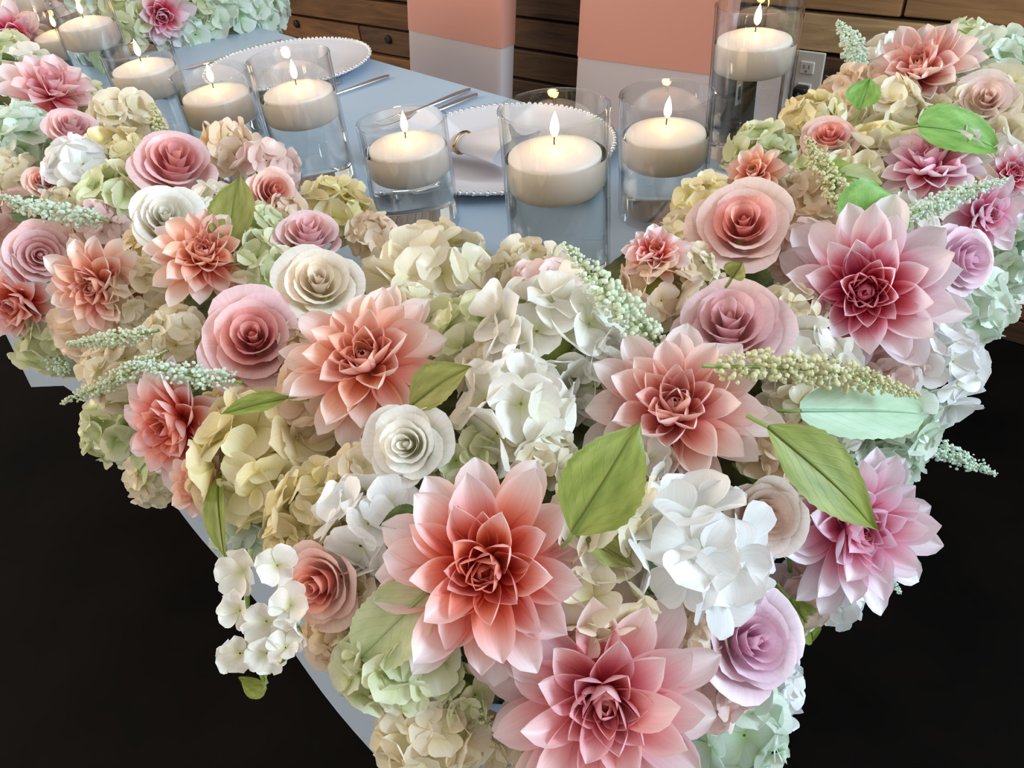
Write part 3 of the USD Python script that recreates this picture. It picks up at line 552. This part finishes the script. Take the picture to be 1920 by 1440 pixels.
for a in [
    (478, 640, 108, (-.10, -.25), 'pink', 'pink garden rose at the left of the front garland'),
    (330, 318, 82, (.0, -.75), 'pink', 'pink rose seen from the side near the small vase'),
    (75, 480, 70, (.05, -.05), 'mauve', 'pale mauve rose at the left edge'),
    (1395, 432, 102, (.0, -.42), 'peach', 'peach pink rose beside the inner edge on the right'),
    (1368, 622, 114, (.0, -.6), 'mauve', 'mauve pink rose under the peach one'),
    (1395, 1205, 110, (.50, -.05), 'lilac', 'lilac pink rose at the lower right'),
    (612, 1090, 88, (-.55, .25), 'coral', 'coral rose low on the left of the front'),
    (1795, 490, 74, (.75, -.1), 'lilac', 'lilac rose on the right side behind the bright dahlia'),
    (600, 540, 84, (-.05, -.45), 'cream', 'cream rose above the pink one'),
    (312, 415, 72, (-.05, -.4), 'white', 'white rose below the side-on pink rose'),
    (580, 450, 70, (.0, -.95), 'mauve', 'flat pink rose at the inner edge by the short vase'),
    (508, 362, 52, (.45, -.35), 'coral', 'coral pink rose by the base of the taller left vase'),
    (135, 250, 55, (.0, -.85), 'mauve', 'faded pink rose at the upper left'),
    (82, 345, 36, (-.1, -.4), 'coral', 'small coral rosebud at the left'),
    (1553, 268, 55, (.1, -.7), 'coral', 'soft pink rose on the inner side of the far right garland'),
    (1430, 965, 82, (.35, .1), 'blush', 'blush rose behind the white hydrangea on the right'),
    (1845, 195, 62, (.2, -.4), 'blush', 'blush rose near the top right corner'),
    (770, 835, 88, (-.25, -.05), 'white', 'white rose left of the large coral dahlia')]: rose(*a)
for a in [
    # front and middle
    (1020, 640, 112, 'white', 'large white hydrangea in the middle of the front garland', None, .015, .50),
    (965, 775, 92, 'white', 'white hydrangea with big petals above the coral dahlia', None, .015, .62),
    (815, 530, 100, 'cream', 'cream hydrangea at the inner edge below the short vase', None, .01, .50),
    (690, 985, 80, 'bright', 'bright white hydrangea left of the coral dahlia', None, .012, .72),
    (500, 860, 112, 'yellow', 'yellow cream hydrangea below the pink rose', None, .01, .48),
    (1305, 1035, 105, 'bright', 'big petalled white hydrangea right of the coral dahlia', None, .03, .72),
    (1130, 985, 85, 'cream', 'cream hydrangea under the large green leaf', None, .015, .62),
    (1125, 1130, 72, 'cream', 'cream hydrangea between the coral and the bottom pink dahlia', None, .015, .66),
    (745, 1225, 95, 'green', 'pale greenish hydrangea left of the coral dahlia tips', None, .01, .48),
    (810, 1375, 90, 'cream', 'cream hydrangea at the bottom left of the corner', None, .01, .48),
    (1380, 1360, 85, 'mint', 'white mint hydrangea at the bottom right of the corner', None, .015, .55),
    (620, 760, 90, 'peach', 'peach cream hydrangea under the left peach dahlia', None, .0, .5),
    (590, 960, 70, 'yellow', 'yellow hydrangea beside the bright white petals', None, .0, .55),
    (640, 1180, 60, 'peach', 'peach cream hydrangea under the coral rose', None, .0, .5),
    (1140, 720, 80, 'white', 'white hydrangea beside the astilbe in the middle', None, .0, .5),
    (880, 640, 72, 'green', 'greenish hydrangea right of the left peach dahlia', None, .0, .55),
    (1030, 555, 66, 'pink', 'pinkish hydrangea at the inner edge under the largest vase', None, .005, .52),
    (1235, 545, 66, 'peach', 'peach hydrangea at the inner edge under the second vase', None, .005, .55),
    (1500, 690, 78, 'white', 'white hydrangea behind the long horizontal astilbe', None, .0, .5),
    (1215, 890, 62, 'white', 'white hydrangea under the blush dahlia', None, .0, .6),
    (1450, 860, 62, 'peach', 'peach hydrangea beside the pointed green leaf', None, .0, .55),
    (1480, 1110, 60, 'pink', 'pinkish hydrangea under the lilac dahlia', None, .0, .55),
    (1260, 1190, 64, 'peach', 'peach hydrangea above the bottom pink dahlia', None, .0, .55),
    (985, 1395, 70, 'cream', 'cream hydrangea at the bottom edge', None, .0, .5),
    (870, 860, 60, 'green', 'greenish hydrangea above the coral dahlia', None, .0, .6),
    # right side
    (1735, 690, 84, 'bright', 'bright white hydrangea on the right below the pink dahlia', (.5, .1), .01, .48),
    (1815, 580, 62, 'mint', 'mint white hydrangea at the outer right', (.6, .05), .005, .5),
    (1690, 790, 60, 'mint', 'mint hydrangea beside the jutting astilbe', (.5, .2), .005, .5),
    (1660, 680, 60, 'pink', 'pinkish hydrangea under the bright dahlia', (.3, .1), .0, .5),
    (1545, 800, 60, 'white', 'white hydrangea behind the mint leaf', None, .0, .5),
    (1650, 870, 56, 'mint', 'mint hydrangea at the outer right of the lilac dahlia', (.5, .1), .0, .5),
    (1330, 395, 58, 'yellow', 'yellow cream hydrangea at the inner edge by the peach rose', None, .005, .5),
    (1420, 290, 52, 'green', 'greenish hydrangea by the foot of the rightmost vase', None, .0, .5),
    (1520, 395, 64, 'peach', 'peach cream hydrangea below the soft pink rose', None, .0, .5),
    (1510, 480, 58, 'pink', 'pink hydrangea right of the peach rose', None, .0, .5),
    (1600, 330, 62, 'cream', 'cream hydrangea between two astilbes on the right', None, .0, .5),
    (1520, 232, 50, 'yellow', 'yellow hydrangea near the wall outlet', None, .01, .48),
    (1595, 185, 52, 'peach', 'peach cream hydrangea at the far top of the garland', None, .005, .48),
    (1670, 215, 56, 'cream', 'cream hydrangea under the far blush dahlia', None, .005, .55),
    (1860, 135, 62, 'mint', 'icy mint hydrangea in the top right corner', None, .01, .46),
    (1800, 95, 48, 'green', 'greenish hydrangea at the top right behind the blush dahlia', None, .0, .5),
    (1655, 125, 46, 'white', 'white hydrangea at the top of the right garland', None, .0, .6),
    (1890, 250, 62, 'cream', 'cream hydrangea at the right edge', None, .005, .6),
    (1900, 410, 56, 'mint', 'mint hydrangea at the right edge by the astilbe', (.5, 0), .0, .5),
    (1680, 430, 56, 'white', 'white hydrangea behind the bright pink dahlia', None, .0, .5),
    (1850, 310, 54, 'white', 'white hydrangea right of the round serrated leaf', None, .0, .5),
    # left side
    (430, 285, 44, 'peach', 'blush hydrangea sticking up by the small vase', None, .02, .62),
    (500, 320, 44, 'pink', 'pinkish hydrangea by the taller left vase', None, .01, .6),
    (630, 400, 58, 'yellow', 'yellow green hydrangea at the inner edge by the short vase', None, .005, .5),
    (505, 500, 62, 'green', 'greenish hydrangea left of the cream rose', None, .005, .5),
    (700, 450, 44, 'peach', 'peach hydrangea at the inner edge beside the flat pink rose', None, .0, .5),
    (150, 330, 56, 'bright', 'bluish white hydrangea left of the side-on pink rose', None, .01, .6),
    (215, 375, 56, 'green', 'green cream hydrangea behind the left astilbe', None, .005, .55),
    (225, 300, 48, 'yellow', 'yellow cream hydrangea left of the pink rose', None, .005, .5),
    (240, 235, 54, 'cream', 'cream hydrangea below the low rimmed vase', None, .01, .5),
    (165, 205, 44, 'green', 'green white hydrangea under the rosy dahlia', None, .005, .55),
    (40, 265, 60, 'mint', 'icy mint hydrangea at the upper left edge', None, .01, .5),
    (25, 345, 50, 'cream', 'cream hydrangea at the left edge', None, .0, .5),
    (60, 150, 48, 'white', 'white hydrangea above the rosy dahlia', None, .0, .5),
    (15, 120, 44, 'green', 'greenish hydrangea at the far left edge', None, .0, .5),
    (270, 560, 60, 'cream', 'cream hydrangea under the left peach dahlia', None, .0, .5),
    (185, 440, 50, 'pink', 'pinkish hydrangea right of the pale rose at the left edge', None, .0, .5),
    (110, 640, 60, 'green', 'pale green hydrangea at the left over the cloth corner', (-.5, .2), .0, .46),
    (225, 700, 58, 'cream', 'cream hydrangea among the left astilbes', None, .0, .5),
    (225, 800, 60, 'green', 'pale green hydrangea hanging over the cloth on the left', (-.5, .25), .0, .46),
    (330, 645, 56, 'cream', 'cream hydrangea left of the pink garden rose', None, .0, .5),
    (440, 790, 56, 'yellow', 'yellow hydrangea right of the coral side dahlia', None, .0, .5),
    (300, 890, 52, 'cream', 'cream hydrangea low over the left cloth', (-.5, .25), .0, .46),
    (460, 1000, 54, 'mint', 'mint white hydrangea low on the left above the stock', (-.5, .2), .0, .5),
    (400, 400, 50, 'white', 'white hydrangea under the pink side-on rose', None, .0, .5),
    (1330, 1270, 70, 'pink', 'pinkish hydrangea left of the lilac pink rose', None, .0, .55),
    (990, 520, 58, 'cream', 'cream hydrangea at the inner edge left of the largest vase foot', None, .0, .52),
    (930, 700, 60, 'cream', 'cream hydrangea behind the big petalled white one', None, .0, .55),
    (770, 600, 60, 'cream', 'cream hydrangea behind the left peach dahlia', None, .0, .5),
    (575, 660, 52, 'peach', 'peach hydrangea between the pink rose and the left peach dahlia', None, .0, .5),
    (690, 900, 60, 'cream', 'cream hydrangea below the white rose', None, .0, .55),
    (560, 1040, 56, 'yellow', 'yellow hydrangea above the coral rose', None, .0, .5),
    (700, 1110, 60, 'cream', 'cream hydrangea right of the coral rose', None, .0, .55),
    (1290, 520, 52, 'cream', 'cream hydrangea between the peach and mauve roses', None, .0, .5),
    (1160, 610, 56, 'cream', 'cream hydrangea at the foot of the middle astilbe', None, .0, .5),
    (1480, 600, 56, 'cream', 'cream hydrangea between the mauve rose and the bright dahlia', None, .0, .55),
    (1490, 770, 56, 'cream', 'cream hydrangea right of the blush dahlia', None, .0, .55),
    (1560, 1110, 50, 'bright', 'white hydrangea at the outer edge under the lilac dahlia', None, .0, .55),
    (1440, 1290, 56, 'bright', 'white hydrangea at the outer edge under the lower right rose', None, .0, .55),
    (300, 470, 52, 'cream', 'cream hydrangea left of the peach dahlia under the white rose', None, .0, .5),
    (470, 440, 50, 'green', 'greenish hydrangea below the olive leaf', None, .0, .5),
    (540, 420, 44, 'peach', 'peach hydrangea beside the flat pink rose', None, .0, .55),
    (20, 420, 50, 'pink', 'pinkish hydrangea at the left edge above the pale rose', None, .0, .5),
    (130, 400, 46, 'cream', 'cream hydrangea behind the left sprig of astilbe', None, .0, .5),
    (170, 620, 56, 'peach', 'peach hydrangea above the reaching astilbes', None, .0, .5),
    (1640, 290, 50, 'yellow', 'yellow hydrangea left of the pink dahlia on the right', None, .0, .55),
    (1790, 220, 54, 'cream', 'cream hydrangea above the round serrated leaf', None, .0, .55),
    (1540, 330, 50, 'green', 'greenish hydrangea at the foot of the leaning astilbe', None, .0, .5),
    (1450, 370, 48, 'cream', 'cream hydrangea above the peach rose', None, .0, .5),
    (1280, 450, 46, 'cream', 'cream hydrangea right of the small coral dahlia', None, .0, .5),
    (1880, 480, 54, 'mint', 'mint hydrangea at the right edge beside the lilac rose', (.5, 0), .0, .5),
    (1010, 855, 56, 'cream', 'cream hydrangea left of the large green leaf', None, .0, .55),
    (860, 1300, 56, 'green', 'greenish hydrangea between the coral dahlia tips and the bottom pink one', None, .0, .55),
    # far flowers
    (420, 40, 62, 'mint', 'pale mint hydrangea in the far flowers, right of the deep pink dahlia', None, .0, .40),
    (480, 15, 50, 'mint', 'icy hydrangea at the right end of the far flowers', None, .0, .40),
    (360, 5, 50, 'green', 'pale green hydrangea at the top of the far flowers', None, .0, .42),
    (345, 70, 44, 'mint', 'mint hydrangea low in the far flowers', None, .0, .42),
    (230, 30, 52, 'green', 'yellow green hydrangea left of the deep pink dahlia', None, .0, .45),
    (150, 5, 50, 'mint', 'mint hydrangea behind the top left candle', None, .0, .45),
    (80, 20, 46, 'pink', 'pink hydrangea behind the leftmost vase', None, .0, .45)]: hydrangea(*a)
for x, y, z, r, pal, label in [   # heads on the outer flank of the end run, mostly behind the ones in view
    (-.185, .62, .80, .050, 'cream', 'cream hydrangea on the outer flank behind the mint ones at right'),
    (-.175, .74, .79, .048, 'white', 'white hydrangea on the outer flank near the wall end'),
    (-.20, .86, .80, .050, 'green', 'greenish hydrangea at the wall end of the garland flank'),
    (-.29, .95, .81, .050, 'cream', 'cream hydrangea at the wall end of the garland'),
    (-.22, .70, .86, .046, 'peach', 'peach hydrangea high on the outer flank of the garland'),
    (-.235, .83, .865, .046, 'cream', 'cream hydrangea high at the wall end of the garland')]:
    q = C2W.T @ (np.array([x, y, z]) - CAM); HEAD_AT[0] = np.array([x, y, z])
    hydrangea(960 + F * q[0] / q[2], 720 + F * q[1] / q[2], r * F / q[2], pal, label, None, .0, .5); HEAD_AT[0] = None
for a in [
    (1075, 1000, 1195, 800, 150, 'leaf_green', 'large green leaf above the coral dahlia', (.05, .075), -.5, .25),
    (1440, 800, 1635, 985, 130, 'leaf_green', 'pointed green leaf over the lilac dahlia', (.07, .075), -.35, .2),
    (1722, 236, 1862, 272, 115, 'leaf_bright', 'round serrated bright green leaf at the right', (.055, .055), -.5, .15, True),
    (1600, 440, 1670, 370, 130, 'leaf_bright', 'bright green leaf above the bright pink dahlia', (.04, .06), -.7, .3, True),
    (1500, 770, 1720, 775, 110, 'leaf_mint', 'mint coloured leaf below the horizontal astilbe', (.05, .05), -.4, .2, True),
    (430, 470, 450, 335, 85, 'leaf_olive', 'olive leaf below the side-on pink rose', (.03, .06), -.4, .3),
    (540, 745, 420, 775, 40, 'leaf_green', 'narrow leaf under the pink garden rose', (.04, .05), -.3, .3),
    (1610, 205, 1630, 150, 60, 'leaf_bright', 'small bright leaf under the far blush dahlia', (.04, .06), -.5, .3),
    (1372, 520, 1392, 492, 44, 'leaf_olive', 'small olive leaf above the mauve rose', (.05, .06), -.6, .5),
    (410, 890, 425, 1045, 55, 'leaf_green', 'long narrow leaf low on the left', (.03, .03), -.4, .3),
    (770, 760, 880, 690, 90, 'leaf_olive', 'olive leaf right of the left peach dahlia', (.03, .045), -.5, .3),
    (790, 960, 715, 985, 45, 'leaf_dark', 'dark leaf between the white petals and the coral dahlia', (.03, .04), -.3, .3),
    (1480, 1120, 1520, 1200, 60, 'leaf_green', 'green leaf under the lilac dahlia', (.02, .01), -.4, .3),
    (100, 400, 20, 400, 55, 'leaf_dark', 'dark leaf below the left astilbe', (.02, .03), -.4, .3),
    (800, 1110, 680, 1230, 130, 'leaf_pale', 'pale veined leaf left of the coral dahlia', (.03, .03), -.6, .3, True),
    (40, 120, 5, 110, 40, 'leaf_dark', 'dark leaf at the top left of the garland', (.03, .04), -.4, .3),
    (1100, 1010, 1185, 1060, 55, 'leaf_olive', 'olive leaf below the large green leaf', (.03, .03), -.4, .3),
    (1600, 310, 1560, 355, 60, 'leaf_green', 'green leaf between the two right astilbes', (.03, .04), -.4, .3),
    (280, 860, 265, 890, 60, 'leaf_pale', 'pale leaf over the left cloth', (.02, .02), -.4, .3),
    (170, 90, 205, 130, 50, 'leaf_pale', 'pale leaf behind the low rimmed vase', (.02, .03), -.4, .3),
    (1560, 330, 1650, 345, 60, 'leaf_pale', 'pale green leaf below the lilac pink dahlia', (.035, .045), -.4, .3)]: leaf(*a)
for a in [
    (1232, 645, 1065, 465, 62, 'bloom_green', 'astilbe sprig standing up in the middle before the largest vase', (.03, .075)),
    (1345, 688, 1712, 740, 62, 'bloom_cream', 'long horizontal astilbe sprig under the mauve rose', (.065, .075), .05, 22),
    (1590, 395, 1513, 262, 46, 'bloom_cream', 'astilbe sprig leaning over the right garland', (.03, .06)),
    (1608, 130, 1572, 46, 34, 'bloom_mint', 'astilbe sprig standing against the wood planks', (.01, .09)),
    (1690, 410, 1880, 340, 40, 'bloom_mint', 'astilbe sprig right of the bright green leaf', (.045, .06)),
    (440, 715, 250, 680, 44, 'bloom_mint', 'astilbe sprig touching the pink garden rose', (.04, .06)),
    (300, 665, 122, 752, 36, 'bloom_green', 'lowest astilbe sprig reaching out at the left', (.04, .05)),
    (285, 622, 132, 643, 34, 'bloom_green', 'upper astilbe sprig reaching out at the left', (.04, .05)),
    (190, 412, 0, 368, 42, 'bloom_mint', 'astilbe sprig above the pale rose at the left edge', (.035, .05)),
    (1700, 825, 1862, 888, 40, 'bloom_mint', 'astilbe sprig jutting out at the right', (.01, .02)),
    (1590, 1000, 1684, 1108, 34, 'bloom_mint', 'small astilbe tip under the lilac dahlia', (.0, .0), 0, 14),
    (1868, 430, 1905, 590, 52, 'bloom_mint', 'astilbe sprig hanging at the right edge', (.02, .0)),
    (312, 275, 288, 198, 30, 'bloom_cream', 'astilbe sprig standing by the low rimmed vase', (.01, .05), 0, 10),
    (905, 1340, 930, 1445, 34, 'bloom_cream', 'astilbe sprig at the bottom edge', (.01, .0), 0, 8),
    (120, 690, 60, 640, 34, 'bloom_mint', 'astilbe sprig over the cloth corner', (.02, .02), 0, 10)]: sprig(*a)

# hanging white stock at the lower left
a0 = at(470, 1030, .03)[0]; b0 = at(495, 1265, .035)[0]
stk = thing('stock_stem', 'white stock stem hanging over the cloth edge at the lower left', 'flower', a0)
dv = b0 - a0; pts = np.array([dv * s + np.array([0, -.006 * math.sin(s * 3), 0]) for s in np.linspace(0, 1.08, 10)])
obj('stem', tube(pts, .0016, 6), 'stem', stk, True)
for px, py, s in ((455, 1070, 50), (520, 1060, 44), (545, 1135, 46), (450, 1145, 42), (500, 1165, 48), (550, 1185, 40), (450, 1225, 42), (500, 1225, 46), (535, 1215, 36)):
    q, n = at(px, py, .04 + rng.uniform(0, .012)); fr = frame(unit(n * .7 + unit(CAM - q) * .6 + rng.normal(0, .35, 3)), rng.uniform(0, 6))
    fp = group_part('floret', stk)
    for m, uv in floret_meshes(s * depth(q) / F * .95, rng, 4, .2): obj('petal', moved(m, fr, q - a0), 'hydrangea_white', fp, True, uv)
    cl, uv = blade(.012, .004, P_LEAF, .5, .3, .3, 5, 6); obj('sepal', moved(cl, fr, q - a0 - fr[:, 2] * .004), 'leaf_green', fp, True, uv)
for sgn in (-1, 1):
    m, uv = blade(.022, .007, P_ROUND, .2, -.6, .3, 7, 9); m = moved(m, frame(unit([sgn * .4, -1, .4]), 1 + sgn), pts[-1]); obj('leaf', m, 'leaf_green', stk, True, uv)
